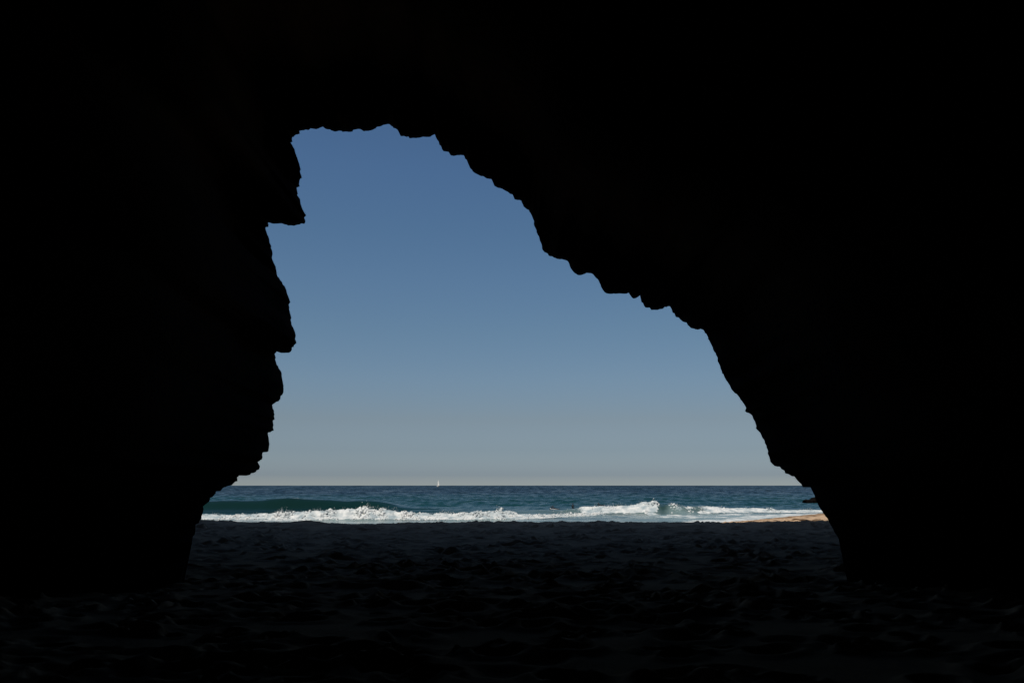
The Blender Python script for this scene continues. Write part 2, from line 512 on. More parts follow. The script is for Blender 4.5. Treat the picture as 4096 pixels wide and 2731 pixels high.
def beach_z(x, y):
    zc = np.interp(x, _wx, _wz) - 0.06
    ys = shore_y(x)
    t = np.clip((y - CREST_Y) / (ys - CREST_Y), 0, 2)
    p = 1.0 + 0.75 * (1 - sstep(5, 16, x))
    out = np.where(t <= 1, zc * (1 - np.minimum(t, 1)) ** p, -(t - 1) * 2.2)
    # slight dip behind the berm, then level to the back of the cave
    u = np.clip((CREST_Y - y) / 32.0, 0, 1.6)
    inn = zc - 0.22 * np.sin(np.clip(u, 0, 1) * math.pi) + (EYE - 1.62 - zc) * sstep(0.1, 1.0, u)
    k = sstep(-1.5, 1.5, y - CREST_Y)
    return inn * (1 - k) + out * k


def beach():
    ys = np.concatenate([np.arange(-16, 5, 0.5), np.arange(5, 20, 0.06), np.arange(20, 46, 0.075), np.arange(46, 124, 0.28), np.arange(124, 160, 2.0)])
    s = np.linspace(-0.85, 0.85, 1150)
    X = s[None, :] * (ys[:, None] + 20.0)
    Y = np.repeat(ys[:, None], len(s), 1)
    Z = beach_z(X, Y)
    wgt = 1 - sstep(118, 124, Y)
    calm = 1 - 0.45 * np.exp(-((Y - CREST_Y) / 5.0) ** 2)
    near = 0.8 + 0.2 * sstep(9, 22, Y)
    calm = calm * near
    Z += 0.045 * near * fbm(X * 0.5, Y * 0.4, o=4) + 0.020 * calm * fbm(X * 2.0 + 9, Y * 1.6, o=3)
    brown_marks = np.zeros_like(Z)
    r2 = np.random.default_rng(11)
    pits = []
    for _ in range(2600):
        y = 6 + 40 * r2.random() ** 0.8
        x = (r2.random() * 2 - 1) * (0.5 * y + 3)
        pits.append((x, y, r2.uniform(0.16, 0.42), r2.uniform(0.04, 0.14)))
    for _ in range(60):                                   # tracks of walkers
        x, y = r2.uniform(-18, 18), r2.uniform(8, 40)
        a = r2.uniform(0, math.tau)
        for k in range(r2.integers(8, 26)):
            sgn = 1 if k % 2 else -1
            pits.append((x - sgn * 0.13 * math.sin(a), y + sgn * 0.13 * math.cos(a), r2.uniform(0.13, 0.2), r2.uniform(0.05, 0.1)))
            x += 0.62 * math.cos(a); y += 0.62 * math.sin(a); a += r2.normal(0, 0.08)
    for _ in range(1500):
        y = r2.uniform(40, 112)
        x = r2.uniform(6, 62)
        pits.append((x, y, r2.uniform(0.25, 0.6), r2.uniform(0.08, 0.22)))
    ds = s[1] - s[0]
    for (px, py, rad, dep) in pits:
        if py > shore_y(px) - 3: continue
        r0, r1 = np.searchsorted(ys, (py - 2.4 * rad, py + 2.4 * rad))
        if r1 - r0 < 2: continue
        sc = px / (py + 20.0)
        w = 2.6 * rad / (py + 20.0)
        c0 = max(0, int((sc - w - s[0]) / ds)); c1 = min(len(s), int((sc + w - s[0]) / ds) + 2)
        if c1 - c0 < 2: continue
        if abs(py - CREST_Y) < 2.5: dep *= 0.7
        dep *= 0.85 + 0.15 * float(sstep(9, 22, py))
        a = r2.normal(0, 0.45)
        e = r2.uniform(0.45, 0.8)
        dx, dy = X[r0:r1, c0:c1] - px, Y[r0:r1, c0:c1] - py
        u, v = dx * math.cos(a) + dy * math.sin(a), (-dx * math.sin(a) + dy * math.cos(a)) / e
        q = (u * u + v * v) / (rad * rad)
        Z[r0:r1, c0:c1] += dep * (-np.exp(-(q * 1.5) ** 1.5) + 0.5 * np.exp(-(np.sqrt(q) - 1.25) ** 2 * 6))
    # raised dark brown marks in short strands on the sunlit part
    for _ in range(260):
        y = r2.uniform(42, 114); x = r2.uniform(12, 60)
        if y > shore_y(x) - 2.0: continue
        L, W = r2.uniform(0.3, 1.1), r2.uniform(0.7, 2.0)
        r0, r1 = np.searchsorted(ys, (y - W, y + W))
        sc = x / (y + 20.0); w = L / (y + 20.0)
        c0 = max(0, int((sc - w - s[0]) / ds)); c1 = min(len(s), int((sc + w - s[0]) / ds) + 2)
        if r1 - r0 < 1 or c1 - c0 < 1: continue
        dx, dy = (X[r0:r1, c0:c1] - x) / L, (Y[r0:r1, c0:c1] - y - 0.4 * W * np.sin((X[r0:r1, c0:c1] - x) * 3)) / W
        q = np.clip(1 - dx * dx - dy * dy, 0, 1)
        k = np.clip(q * 2.0 - 0.4 + 0.8 * vnoise(X[r0:r1, c0:c1] * 5, Y[r0:r1, c0:c1] * 5), 0, 1) * (q > 0)
        brown_marks[r0:r1, c0:c1] = np.maximum(brown_marks[r0:r1, c0:c1], k * r2.uniform(0.4, 0.95))
        Z[r0:r1, c0:c1] += 0.06 * k
    wet = sstep(0.45, 0.12, Z) * wgt if False else 1 - sstep(0.10, 0.5, Z)
    o = mesh_obj('beach', np.stack([X, Y, Z], -1).reshape(-1, 3), grid_faces(len(ys), len(s)), M_SAND)
    attr(o, 'wet', wet); attr(o, 'brown_marks', brown_marks)
    tag(o, 'trampled sandy beach in deep shade with one sunlit corner at the waterline', 'beach', kind='structure')
    return o


beach()

# ------------------------------------------------------------------ the sea
_waves = []
_wr = np.random.default_rng(5)
for _ in range(64):
    lam = math.exp(_wr.uniform(math.log(1.3), math.log(17)))
    th = _wr.normal(0, 0.75) + R(-90)
    _waves.append((math.cos(th) * math.tau / lam, math.sin(th) * math.tau / lam, _wr.uniform(0, math.tau), 0.0085 * lam ** 0.85, lam))


def front_y(x): return 110.0 + 15.0 * sstep(0, 14, x) + 0.9 * np.sin(x * 0.13 + 1) + 0.5 * np.sin(x * 0.31)
def back_y(x): return 131.0 + 6.0 * sstep(24, 44, x) + 0.7 * np.sin(x * 0.11 + 2) + 0.4 * np.sin(x * 0.37)


def tab(pts, d, yfun=None):
    """(px, py) crest points at distance d -> arrays of world x and height"""
    p = np.array(pts, float)
    x, _, z = at(p[:, 0], p[:, 1], d)
    if yfun is not None:
        for _ in range(12): x, _, z = at(p[:, 0], p[:, 1], yfun(x))
    return x, np.maximum(z, 0.0)


GX, GZ = tab([(560, 2001), (700, 2003), (840, 2004), (876, 2001), (978, 2002), (1046, 1999), (1080, 1994), (1150, 1991), (1216, 1996), (1318, 1997), (1386, 2001),
              (1454, 2002), (1500, 2005), (1547, 2011), (1600, 2019), (1680, 2029), (1760, 2037), (1900, 2046), (2100, 2060)], 139.0)
BX, BZ = tab([(1560, 2062), (1640, 2041), (1704, 2037), (1800, 2040), (1900, 2041), (2058, 2042), (2160, 2037), (2248, 2037), (2300, 2033), (2338, 2027), (2372, 2026), (2440, 2028),
              (2508, 2026), (2542, 2021), (2560, 2014), (2574, 2007), (2592, 2010), (2602, 2006), (2612, 1999), (2619, 2001), (2627, 2010), (2640, 2017), (2665, 2016), (2702, 2018), (2729, 2026), (2780, 2029),
              (2841, 2028), (2904, 2033), (3023, 2034), (3108, 2040), (3278, 2040), (3500, 2042)], 131.0, back_y)
FX, FZ = tab([(560, 2064), (808, 2056), (893, 2060), (1012, 2056), (1165, 2050), (1233, 2044), (1318, 2042), (1386, 2034), (1447, 2030),
              (1505, 2038), (1568, 2042), (1650, 2052), (1823, 2054), (1908, 2046), (2003, 2040), (2044, 2045), (2078, 2056), (2180, 2059), (2300, 2056), (2390, 2052), (2440, 2062), (2500, 2073)], 110.0, front_y)


def green_y(x): return 139.5 + 0.5 * np.sin(x * 0.09)


def sea_z(x, y, cell=0.3):
    shore = sstep(96, 150, y)
    far = sstep(150, 600, y)
    amp = 0.26 + 0.34 * shore + 0.05 * far
    z = np.zeros_like(x)
    for kx, ky, ph, a, lam in _waves:
        f = np.clip((lam / np.maximum(cell, 1e-3) - 2.0) / 2.5, 0, 1)
        w = kx * x + ky * y + ph + 0.8 * np.sin(0.13 * kx * y + ph)
        z = z + a * f * (1 - np.abs(np.sin(w * 0.5))) * 2.0 - a * f * 0.7
    gmask = np.interp(x, [-200, -34, -20, -10], [1, 1, 0.4, 0])
    amp = amp * (0.35 + 0.65 * sstep(2, 22, y - shore_y(x)))
    lull = 1 - 0.88 * gmask * (np.exp(-((y - 137) / 6.0) ** 2)) - 0.5 * (1 - shore)
    z = z * amp * np.clip(lull, 0.08, 1)
    # long low swells offshore
    for yc, h, w, ph in ((178, 0.30, 7, 0.3), (214, 0.42, 9, 1.1), (262, 0.45, 11, 2.0), (330, 0.6, 14, 2.7), (430, 0.7, 18, 0.8), (560, 0.9, 24, 1.9), (760, 1.0, 30, 0.1)):
        yy = yc + 5 * np.sin(x * 0.018 + ph) + 2.5 * np.sin(x * 0.05 + 2 * ph)
        hh = h * (0.35 + 0.65 * np.clip(fbm(x * 0.012 + ph * 9, 0.3 + 0 * x, o=2) * 1.6 + 0.5, 0, 1))
        q = (y - yy)
        z = z + hh * np.exp(-(q / np.where(q < 0, w * 0.55, w)) ** 2)

    def ridge(X, Z, yc, wf, wb):
        h = np.interp(x, X, Z)
        q = y - yc
        return h * np.exp(-(np.abs(q) / np.where(q < 0, wf, wb)) ** 2.0)
    g = ridge(GX, GZ, green_y(x), 2.9, 8.0)
    b = ridge(BX, BZ, back_y(x), 2.3, 5.0)
    f = ridge(FX, FZ, front_y(x), 2.0, 4.0)
    z = z + g
    bil = 1 - np.abs(fbm(x * 0.85, y * 0.7 + 3, o=3)) * 3.0
    bil2 = 1 - np.abs(fbm(x * 2.1 + 50, y * 1.6, o=2)) * 2.4
    b = b + np.minimum(b, 0.8) * (0.22 * bil + 0.12 * bil2) * np.interp(x, [8, 14, 100], [0, 1, 1])
    f = f + np.minimum(f, 0.8) * (0.26 * bil + 0.14 * bil2)
    z = np.where(b > 0.02, np.maximum(z, b * 0.92 + 0.35 * z), z)
    z = np.where(f > 0.02, np.maximum(z, f * 0.84 + 0.2 * z), z)
    return z


def sea():
    ys = [78.0]
    while ys[-1] < 7600:
        y = ys[-1]
        ys.append(y + (0.5 if y < 100 else 0.22 if y < 145 else max(0.5, 0.0052 * y)))
    ys = [q for q in ys if q < 172]
    front = [0.0] * len(ys)
    wid = [0.0] * len(ys)
    y, k = 172.0, 0
    while y < 7600:
        h = 0.20 + 0.26 * float(sstep(180, 900, y))
        fl = h / 0.24
        sp = max(2.4 * fl, 0.0085 * y * (0.75 + 0.5 * rng.random()))
        for q, pf in ((0, 0), (0.5 * fl, 0.5), (fl, 1.0), (fl + 0.35 * (sp - fl), 0.7), (fl + 0.7 * (sp - fl), 0.3)):
            ys.append(y + q); front.append(h * pf); wid.append(k * 7.31)
        y += sp; k += 1
    ys, front, wid = np.array(ys), np.array(front), np.array(wid)
    sl = np.linspace(-0.62, 0.62, 1250)
    sl = np.concatenate([np.linspace(-2.2, -0.64, 60), sl, np.linspace(0.64, 2.2, 60)])
    X = sl[None, :] * ys[:, None]
    Y = np.repeat(ys[:, None], len(sl), 1)
    cell = 0.0014 * ys[:, None]
    Z = sea_z(X, Y, np.broadcast_to(cell, X.shape))
    wl = 2.2 + 0.010 * Y
    crestline = np.clip(0.45 + 1.25 * fbm(X / wl, wid[:, None] + 0 * X, o=3) + 0.35 * fbm(X / (wl * 7), wid[:, None] * 0.13 + 0 * X + 7, o=2), 0.0, 1.5)
    Z = np.where(front[:, None] > 0, Z * (1 - 0.5 * sstep(200, 420, Y)) + front[:, None] * crestline, Z * (1 - 0.5 * sstep(200, 420, Y)))
    # sea surface coverage: white foam, milky aerated water, offshore colour, glassy face
    foam = np.zeros_like(Z)
    sh = Y - shore_y(X)
    n1 = fbm(X * 0.16, Y * 0.30, o=4)
    n2 = fbm(X * 0.5 + 40, Y * 0.8, o=4)
    pxs = X / Y * 3237 + 2048
    wash = 1 - sstep(101, 112, Y)
    foam += 0.34 * wash * np.clip(0.55 + 1.5 * n1, 0, 1)
    edge = np.exp(-((sh - 3.0) / 4.0) ** 2)
    foam += edge * (0.22 + 0.42 * sstep(-2, 12, X)) * np.clip(0.8 + 1.1 * n2, 0, 1.2)
    right = sstep(14, 26, X) * sstep(140, 118, Y) if False else sstep(14, 26, X) * (1 - sstep(126, 134, Y))
    foam += right * 0.36 * np.clip(0.75 + 1.2 * n2, 0, 1.2)
    mid = sstep(-16, 2, X) * (1 - sstep(30, 60, X)) * sstep(112, 118, Y) * (1 - sstep(132.5, 136, Y))
    foam += mid * 0.30 * np.clip(0.6 + 1.4 * n2, 0, 1.2)
    # the clear green shoulder of the second breaker
    clear = np.exp(-(((pxs - 2648) / 26.0) ** 2)) * np.exp(-((Y - 129.5) / 3.5) ** 2)
    foam *= 1 - clear
    crest = np.exp(-((Y - green_y(X) - 0.3) / 0.7) ** 2) * np.exp(-((pxs - 1150) / 110) ** 2)
    foam += 0.62 * crest * np.clip(0.4 + 1.5 * n2, 0, 1)
    foam += 0.4 * (1 - sstep(1150, 1400, pxs)) * (1 - sstep(106, 109, Y))
    FULLF = (np.array([560, 2200, 2330, 2390, 2420]), np.array([1, 1, .85, .6, 0]))
    ff = np.interp(pxs, *FULLF) * sstep(-3.4, -2.4, Y - front_y(X)) * (1 - sstep(0.2, 1.6, Y - front_y(X)))
    FULLB = (np.array([2150, 2300, 2338, 2372, 2622, 2634, 2664, 2690, 2780, 2830, 2870, 3600]), np.array([0, .3, .8, 1, 1, 0, 0, .45, .45, .9, 1, 1]))
    bb = np.interp(pxs, *FULLB) * sstep(-3.4, -2.6, Y - back_y(X)) * (1 - sstep(0.2, 1.6, Y - back_y(X)))
    foam = np.maximum(foam, np.maximum(ff, bb) * (0.80 + 0.22 * n2))
    caps = sstep(0.60, 0.72, fbm(X * 0.05 + 70, Y * 0.05, o=5, g=0.62)) * sstep(190, 240, Y)
    foam += 0.5 * caps
    aer = 0.72 * (1 - sstep(103, 116, Y)) + 0.55 * mid + 0.6 * right
    aer += 0.25 * (1 - sstep(120, 131, Y)) * (1 - sstep(-40, -20, X) * 0)
    aer = aer * (1 - clear * 0.85)
    aer = np.clip(aer * (0.75 + 0.6 * n1), 0, 1)
    gm = np.interp(X, [-400, -34, -18, -8], [1, 1, 0.4, 0]) * sstep(131, 134.5, Y) * (1 - sstep(140, 142, Y))
    aer = aer * (1 - gm)
    off = np.clip(sstep(160, 520, Y) + 0.35 * fbm(X * 0.006, Y * 0.022, o=3) * sstep(160, 260, Y), 0, 1)
    smooth = np.clip(gm + clear, 0, 1)
    o = mesh_obj('sea', np.stack([X, Y, Z], -1).reshape(-1, 3), grid_faces(len(ys), len(sl)), M_SEA)
    for nm, a in (('foam', foam), ('aerated', aer), ('offshore', off), ('smooth', smooth), ('chop', sstep(160, 900, Y)), ('teal', sstep(139, 152, Y) + (1 - gm) * (1 - sstep(139, 152, Y)) * 0.7)):
        attr(o, nm, a)
    tag(o, 'blue green ocean with a dark unbroken swell rising behind the surf', 'sea', kind='structure')


sea()


# ------------------------------------------------------------------ breaking waves (white water)
def ico(sub):
    bm = bmesh.new()
    bmesh.ops.create_icosphere(bm, subdivisions=sub, radius=1.0)
    v = np.array([w.co[:] for w in bm.verts]); f = np.array([[w.index for w in q.verts] for q in bm.faces])
    bm.free()
    return v, f


ICO2, ICO1 = ico(2), ico(1)


def puffs(cent, rad, kind, rg, squash=(1, 1, 1), rough=0.09):
    v0, f0 = kind
    n = len(cent)
    if n == 0: return np.zeros((0, 3)), np.zeros((0, 3), int)
    j = 1 + rough * (rg.random((n, len(v0), 1)) * 2 - 1)
    ax = np.asarray(squash)[None, None, :] * (1 + 0.35 * (rg.random((n, 1, 3)) * 2 - 1))
    v = cent[:, None, :] + v0[None] * j * ax * rad[:, None, None]
    f = f0[None] + (np.arange(n) * len(v0))[:, None, None]
    return v.reshape(-1, 3), f.reshape(-1, 3)


def breaker(name, label, pts, d, yfun, seed, base_py, density=1.0, lean=0.55):
    rg = np.random.default_rng(seed)
    p = np.array(pts, float)                                       # px, py of the top, fullness 0..1
    X, Zt = tab(p[:, :2], d, yfun)
    full = p[:, 2] if p.shape[1] > 2 else np.ones(len(p))
    x0, x1 = X[0], X[-1]
    n1 = int((x1 - x0) * 20 * density)
    x = rg.uniform(x0, x1, n1)
    keep = rg.random(n1) < np.interp(x, X, full)
    x = x[keep]
    H = np.interp(x, X, Zt)
    H = np.maximum(H, 0.15) * (0.82 + 0.42 * fbm(x * 0.7, 2 + 0 * x, o=4))
    t = rg.random(len(x)) ** 0.85
    r = (0.08 + 0.17 * rg.random(len(x)) ** 1.8) * (0.45 + 0.55 * H)
    z = np.maximum(H * t - 0.6 * r, 0.0)
    y = yfun(x) - 2.1 * np.sqrt(-np.log(np.clip(t, 0.10, 0.995))) + 0.20 + rg.normal(0, 0.07, len(x)) - 0.35 * np.clip(fbm(x * 0.7, 9 + 0 * x, z * 0.8, o=2), 0, 1)
    c1 = np.stack([x, y, z], 1)
    # smaller curds over the big ones, on the side that shows
    k = 2
    th = rg.normal(0, 1, (len(c1), k, 3)); th[..., 1] = -np.abs(th[..., 1]) * 1.2 + 0.2; th[..., 2] += 0.5
    th /= np.linalg.norm(th, axis=2, keepdims=True)
    r2 = r[:, None] * rg.uniform(0.40, 0.65, (len(c1), k))
    c2 = (c1[:, None] + th * (r[:, None, None] * 0.95)).reshape(-1, 3)
    r2 = r2.ravel()
    lim = np.interp(c2[:, 0], X, Zt) * 1.04 + 0.05
    ok = c2[:, 2] + r2 * 0.7 < lim + 0.05
    c2, r2 = c2[ok], r2[ok]
    ok1 = c1[:, 2] + r * 0.8 < np.interp(c1[:, 0], X, Zt) + 0.05
    va, fa = puffs(c1[ok1], r[ok1], ICO2, rg)
    vb, fb = puffs(c2, r2, ICO2, rg, rough=0.12)
    o = mesh_obj(name, np.concatenate([va, vb]), np.concatenate([fa, fb + len(va)]), M_FOAM)
    tag(o, label, 'wave', 'breaking waves along the shore')
    # flung drops and feathers over the crest
    ns = int((x1 - x0) * 60)
    xs = rg.uniform(x0, x1, ns)
    pk = np.clip(0.3 + 1.3 * fbm(xs * 0.55 + 3, 6 + 0 * xs, o=3) - 0.1, 0, 1) * np.interp(xs, X, full)
    m = rg.random(ns) < pk
    xs, pk = xs[m], pk[m]
    hs = np.interp(xs, X, Zt)
    cs = np.stack([xs, yfun(xs) - 0.2 + rg.normal(0, 0.3, len(xs)), hs - 0.22 + np.abs(rg.normal(0, 0.22, len(xs))) * (0.3 + pk) * (0.4 + 0.6 * hs)], 1)
    vs, fs = puffs(cs, rg.uniform(0.010, 0.032, len(xs)), ICO1, rg, (1, 1, 1.5), 0.4)
    tag(mesh_obj('spray', vs, fs, M_FOAM, o), kind='stuff')
    return o


breaker('breaking_wave', 'long white roller tumbling onto the sand below the dark green swell',
        [(560, 2060), (700, 2058), (808, 2050), (842, 2057), (893, 2055), (944, 2052), (1012, 2050), (1060, 2049), (1107, 2043), (1140, 2045), (1165, 2044),
         (1200, 2043), (1233, 2036), (1265, 2035), (1290, 2036), (1318, 2034), (1345, 2031), (1386, 2024), (1410, 2026), (1447, 2018), (1475, 2022),
         (1505, 2031), (1534, 2029), (1562, 2036), (1600, 2040), (1650, 2046), (1700, 2050), (1740, 2049), (1790, 2046), (1823, 2046), (1870, 2042), (1908, 2035),
         (1959, 2030), (2003, 2030), (2030, 2033), (2050, 2038), (2078, 2049), (2120, 2052), (2180, 2052), (2240, 2049), (2300, 2047),
         (2350, 2046), (2385, 2048), (2410, 2056)], 109.0, front_y, 21, 2076)
breaker('breaking_wave', 'white breaker throwing up a tall plume beside a clear green shoulder',
        [(2150, 2037, .10), (2248, 2036, .15), (2300, 2031, .3), (2338, 2025, .8), (2372, 2022, 1), (2400, 2027, 1), (2440, 2024, 1), (2508, 2023, 1), (2542, 2018, 1), (2560, 2007, 1),
         (2570, 2003, 1), (2578, 2001, 1), (2590, 2005, 1), (2598, 2004, 1), (2606, 1998, 1), (2611, 1995, 1), (2618, 1996, 1), (2626, 2004, 1), (2632, 2014, .6), (2640, 2020, .12), (2662, 2022, .12)],
        130.0, back_y, 22, 2050, density=1.15, lean=0.35)
breaker('breaking_wave', 'low foaming wave rolling in toward the sunlit sand and the dark rock',
        [(2662, 2015, .3), (2675, 2011, .5), (2688, 2014, .4), (2702, 2013, .5), (2729, 2023, .35), (2751, 2025, .4), (2780, 2027, .4), (2836, 2025, .9), (2870, 2027, 1), (2904, 2030, 1),
         (2950, 2031, 1), (2985, 2030, 1), (3023, 2029, 1), (3060, 2031, 1), (3085, 2029, 1), (3108, 2036, 1), (3140, 2037, 1), (3176, 2035, 1), (3210, 2038, 1), (3245, 2033, 1),
         (3278, 2036, 1), (3400, 2036, 1), (3600, 2038, 1)],
        130.0, back_y, 23, 2053)


# ------------------------------------------------------------------ rock in the sea
def skerry():
    d = 200.0
    xs0, _, _ = at(3219.5, 2000, d)
    rg = np.random.default_rng(3)
    nx, na = 90, 40
    u = np.linspace(0, 1, nx)
    prof_px = np.array([3218, 3221, 3226, 3230, 3234, 3240, 3246, 3250, 3253, 3258, 3266, 3285, 3310, 3345, 3370])
    prof_py = np.array([2003, 1997.2, 1997.4, 1999.4, 1998.4, 1997.6, 1996.4, 1993.6, 1989.2, 1988.8, 1987, 1981, 1978, 1985, 2004])
    px = np.interp(u, np.linspace(0, 1, len(prof_px)), prof_px)
    py = np.interp(px, prof_px, prof_py)
    x, _, zt = at(px, py, d)
    V = []
    for i in range(nx):
        h = max(zt[i], 0.05)
        half = 0.9 + 0.9 * h + 0.4 * math.sin(i * 0.5)
        for j in range(na):
            a = math.pi * j / (na - 1)
            c, s_ = math.cos(a), math.sin(a)
            V.append((x[i], d - math.copysign(abs(c) ** 0.6, c) * half, -0.6 + (h + 0.6) * s_ ** 0.55))
    V = np.array(V)
    n = fbm(V[:, 0] * 1.1, V[:, 1] * 1.1, V[:, 2] * 1.1, o=4)
    V[:, 1] += n * 0.5
    V[:, 2] += n * 0.12 * (V[:, 2] > 0.1)
    V[:, 0] += 0.15 * fbm(V[:, 0] * 1.3 + 9, V[:, 1] * 1.3, V[:, 2] * 1.3, o=3)
    o = mesh_obj('sea_rock', V, grid_faces(nx, na), M_SKERRY, smooth=False)
    tag(o, 'low dark rock ridge standing in the sea beyond the sunlit sand', 'rock')


skerry()


# ------------------------------------------------------------------ sailing boat far out
M_WHITE = plain('white_gelcoat', (0.72, 0.72, 0.70), 0.3, 0.04)
M_SAIL = plain('sailcloth', (0.72, 0.71, 0.67), 0.8, 0.05)
M_METAL = plain('mast_alloy', (0.30, 0.30, 0.31), 0.35, 0.05)
M_DARKCAB = plain('dark_cabin', (0.03, 0.032, 0.035), 0.3, 0.1)
M_SUIT = plain('black_neoprene', (0.008, 0.008, 0.010), 0.7, 0.2)
M_SKIN = plain('skin', (0.30, 0.17, 0.11), 0.6, 0.08)
M_HAIR = plain('wet_dark_hair', (0.012, 0.009, 0.007), 0.5, 0.2)
M_BOARD = plain('white_board', (0.70, 0.70, 0.68), 0.35, 0.05)


def sailboat():
    d = 2050.0
    x, _, _ = at(1751.5, 1945, d)
    root = empty('sailboat', (float(x), d, 0.0), (R(3), 0, R(118)))
    tag(root, 'white sailing yacht with two raised sails far out near the horizon', 'sailboat')
    # hull, bow along +X
    L, B = 13.0, 3.9
    st = np.linspace(0, 1, 25)
    V = []
    for t in st:
        w = B / 2 * (math.sin(math.pi * min(1, (1 - t) * 0.62 + 0.02) ** 0.85) ** 0.8 if t < 1 else 0.02)
        sheer = 1.25 + 0.55 * t ** 2
        for j in range(17):
            a = math.pi * j / 16
            zz = sheer - (sheer + 0.6 * (1 - t ** 3)) * math.sin(a) ** 0.8
            V.append((-L / 2 + L * t + (0.7 * (zz / 1.6) if t > 0.9 else 0), w * math.cos(a), zz))
    hull = mesh_obj('hull', V, grid_faces(25, 17), M_WHITE, root)
    bm = bmesh.new()
    vs = [bm.verts.new(V[i * 17]) for i in range(25)] + [bm.verts.new(V[i * 17 + 16]) for i in range(24, -1, -1)]
    bm.faces.new(vs)
    bm_obj('deck', bm, M_WHITE, root, False)
    bm = bmesh.new()
    q = [(-3.2, 1.1, 1.35), (2.6, 0.8, 1.45), (2.6, -0.8, 1.45), (-3.2, -1.1, 1.35), (-3.0, 0.9, 2.05), (1.4, 0.6, 1.95), (1.4, -0.6, 1.95), (-3.0, -0.9, 2.05)]
    vs = [bm.verts.new(p) for p in q]
    for f in ((0, 1, 5, 4), (1, 2, 6, 5), (2, 3, 7, 6), (3, 0, 4, 7), (4, 5, 6, 7)): bm.faces.new([vs[i] for i in f])
    bmesh.ops.bevel(bm, geom=bm.edges[:], offset=0.08, segments=2, affect='EDGES')
    bm_obj('cabin', bm, M_DARKCAB, root)

    def tube(p, q, r0, r1, name, mat):
        p, q = Vector(p), Vector(q)
        ax = (q - p).normalized(); s1 = ax.orthogonal().normalized(); s2 = ax.cross(s1)
        V = []
        for c, r in ((p, r0), (q, r1)):
            for k in range(10):
                a = math.tau * k / 10
                V.append(c + s1 * math.cos(a) * r + s2 * math.sin(a) * r)
        bm = bmesh.new(); b = [bm.verts.new(v) for v in V]
        for k in range(10): bm.faces.new([b[k], b[(k + 1) % 10], b[10 + (k + 1) % 10], b[10 + k]])
        bm.faces.new(b[:10][::-1]); bm.faces.new(b[10:])
        return bm_obj(name, bm, mat, root)
    MH = 18.2
    tube((0.8, 0, 1.4), (0.5, 0, MH + 0.4), 0.13, 0.07, 'mast', M_METAL)
    tube((0.7, 0, 2.7), (-4.9, -1.6, 2.8), 0.1, 0.08, 'boom', M_METAL)

    def sail(tack, clew, head, belly, name, roach=0.0):
        tack, clew, head = map(Vector, (tack, clew, head))
        n = 18
        V = []
        side = (clew - tack).cross(head - tack).normalized()
        for i in range(n + 1):
            h = i / n
            lo = tack.lerp(head, h); le = clew.lerp(head, h)
            chord = le - lo
            for j in range(11):
                c = j / 10
                pt = lo + chord * c * (1 + roach * math.sin(math.pi * h) * 0.6)
                pt = pt + side * belly * math.sin(math.pi * c ** 0.8) * (1 - h * 0.6) * (chord.length / 5.0)
                V.append(tuple(pt))
        o = mesh_obj(name, V, grid_faces(n + 1, 11), M_SAIL, root)
        so = o.modifiers.new('cloth', 'SOLIDIFY'); so.thickness = 0.03
        return o
    sail((0.6, -0.02, 2.9), (-4.7, -1.55, 3.0), (0.45, 0, MH * .93), -0.8, 'mainsail', 0.35)
    sail((6.3, 0, 2.0), (-0.9, -2.2, 2.2), (0.9, 0.05, MH * 0.97), -1.1, 'headsail')


sailboat()


# ------------------------------------------------------------------ surfers
def skin_body(name, joints, bones, parent, mat):
    """joints: name -> (co, radius)"""
    keys = list(joints)
    me = bpy.data.meshes.new(name)
    me.from_pydata([joints[k][0] for k in keys], [(keys.index(a), keys.index(b)) for a, b in bones], [])
    o = bpy.data.objects.new(name, me)
    COL.objects.link(o)
    o.parent = parent
    sk = o.modifiers.new('skin', 'SKIN'); sk.use_smooth_shade = True
    lay = me.skin_vertices[0] if me.skin_vertices else None
    if lay is None:
        bm = bmesh.new(); bm.from_mesh(me); bm.verts.layers.skin.verify(); bm.to_mesh(me); bm.free()
        lay = me.skin_vertices[0]
    for i, k in enumerate(keys):
        r = joints[k][1]
        lay.data[i].radius = r if isinstance(r, tuple) else (r, r)
        lay.data[i].use_root = (k == 'pelvis')
    ss = o.modifiers.new('sub', 'SUBSURF'); ss.levels = ss.render_levels = 1
    me.materials.append(mat)
    return o


BONES = [('pelvis', 'waist'), ('waist', 'chest'), ('chest', 'neck'), ('neck', 'jaw'), ('jaw', 'skull'), ('skull', 'top')]
for s in ('l', 'r'):
    BONES += [('chest', s + 'sho'), (s + 'sho', s + 'elb'), (s + 'elb', s + 'wri'), (s + 'wri', s + 'hand'),
              ('pelvis', s + 'hip'), (s + 'hip', s + 'knee'), (s + 'knee', s + 'ank'), (s + 'ank', s + 'toe')]


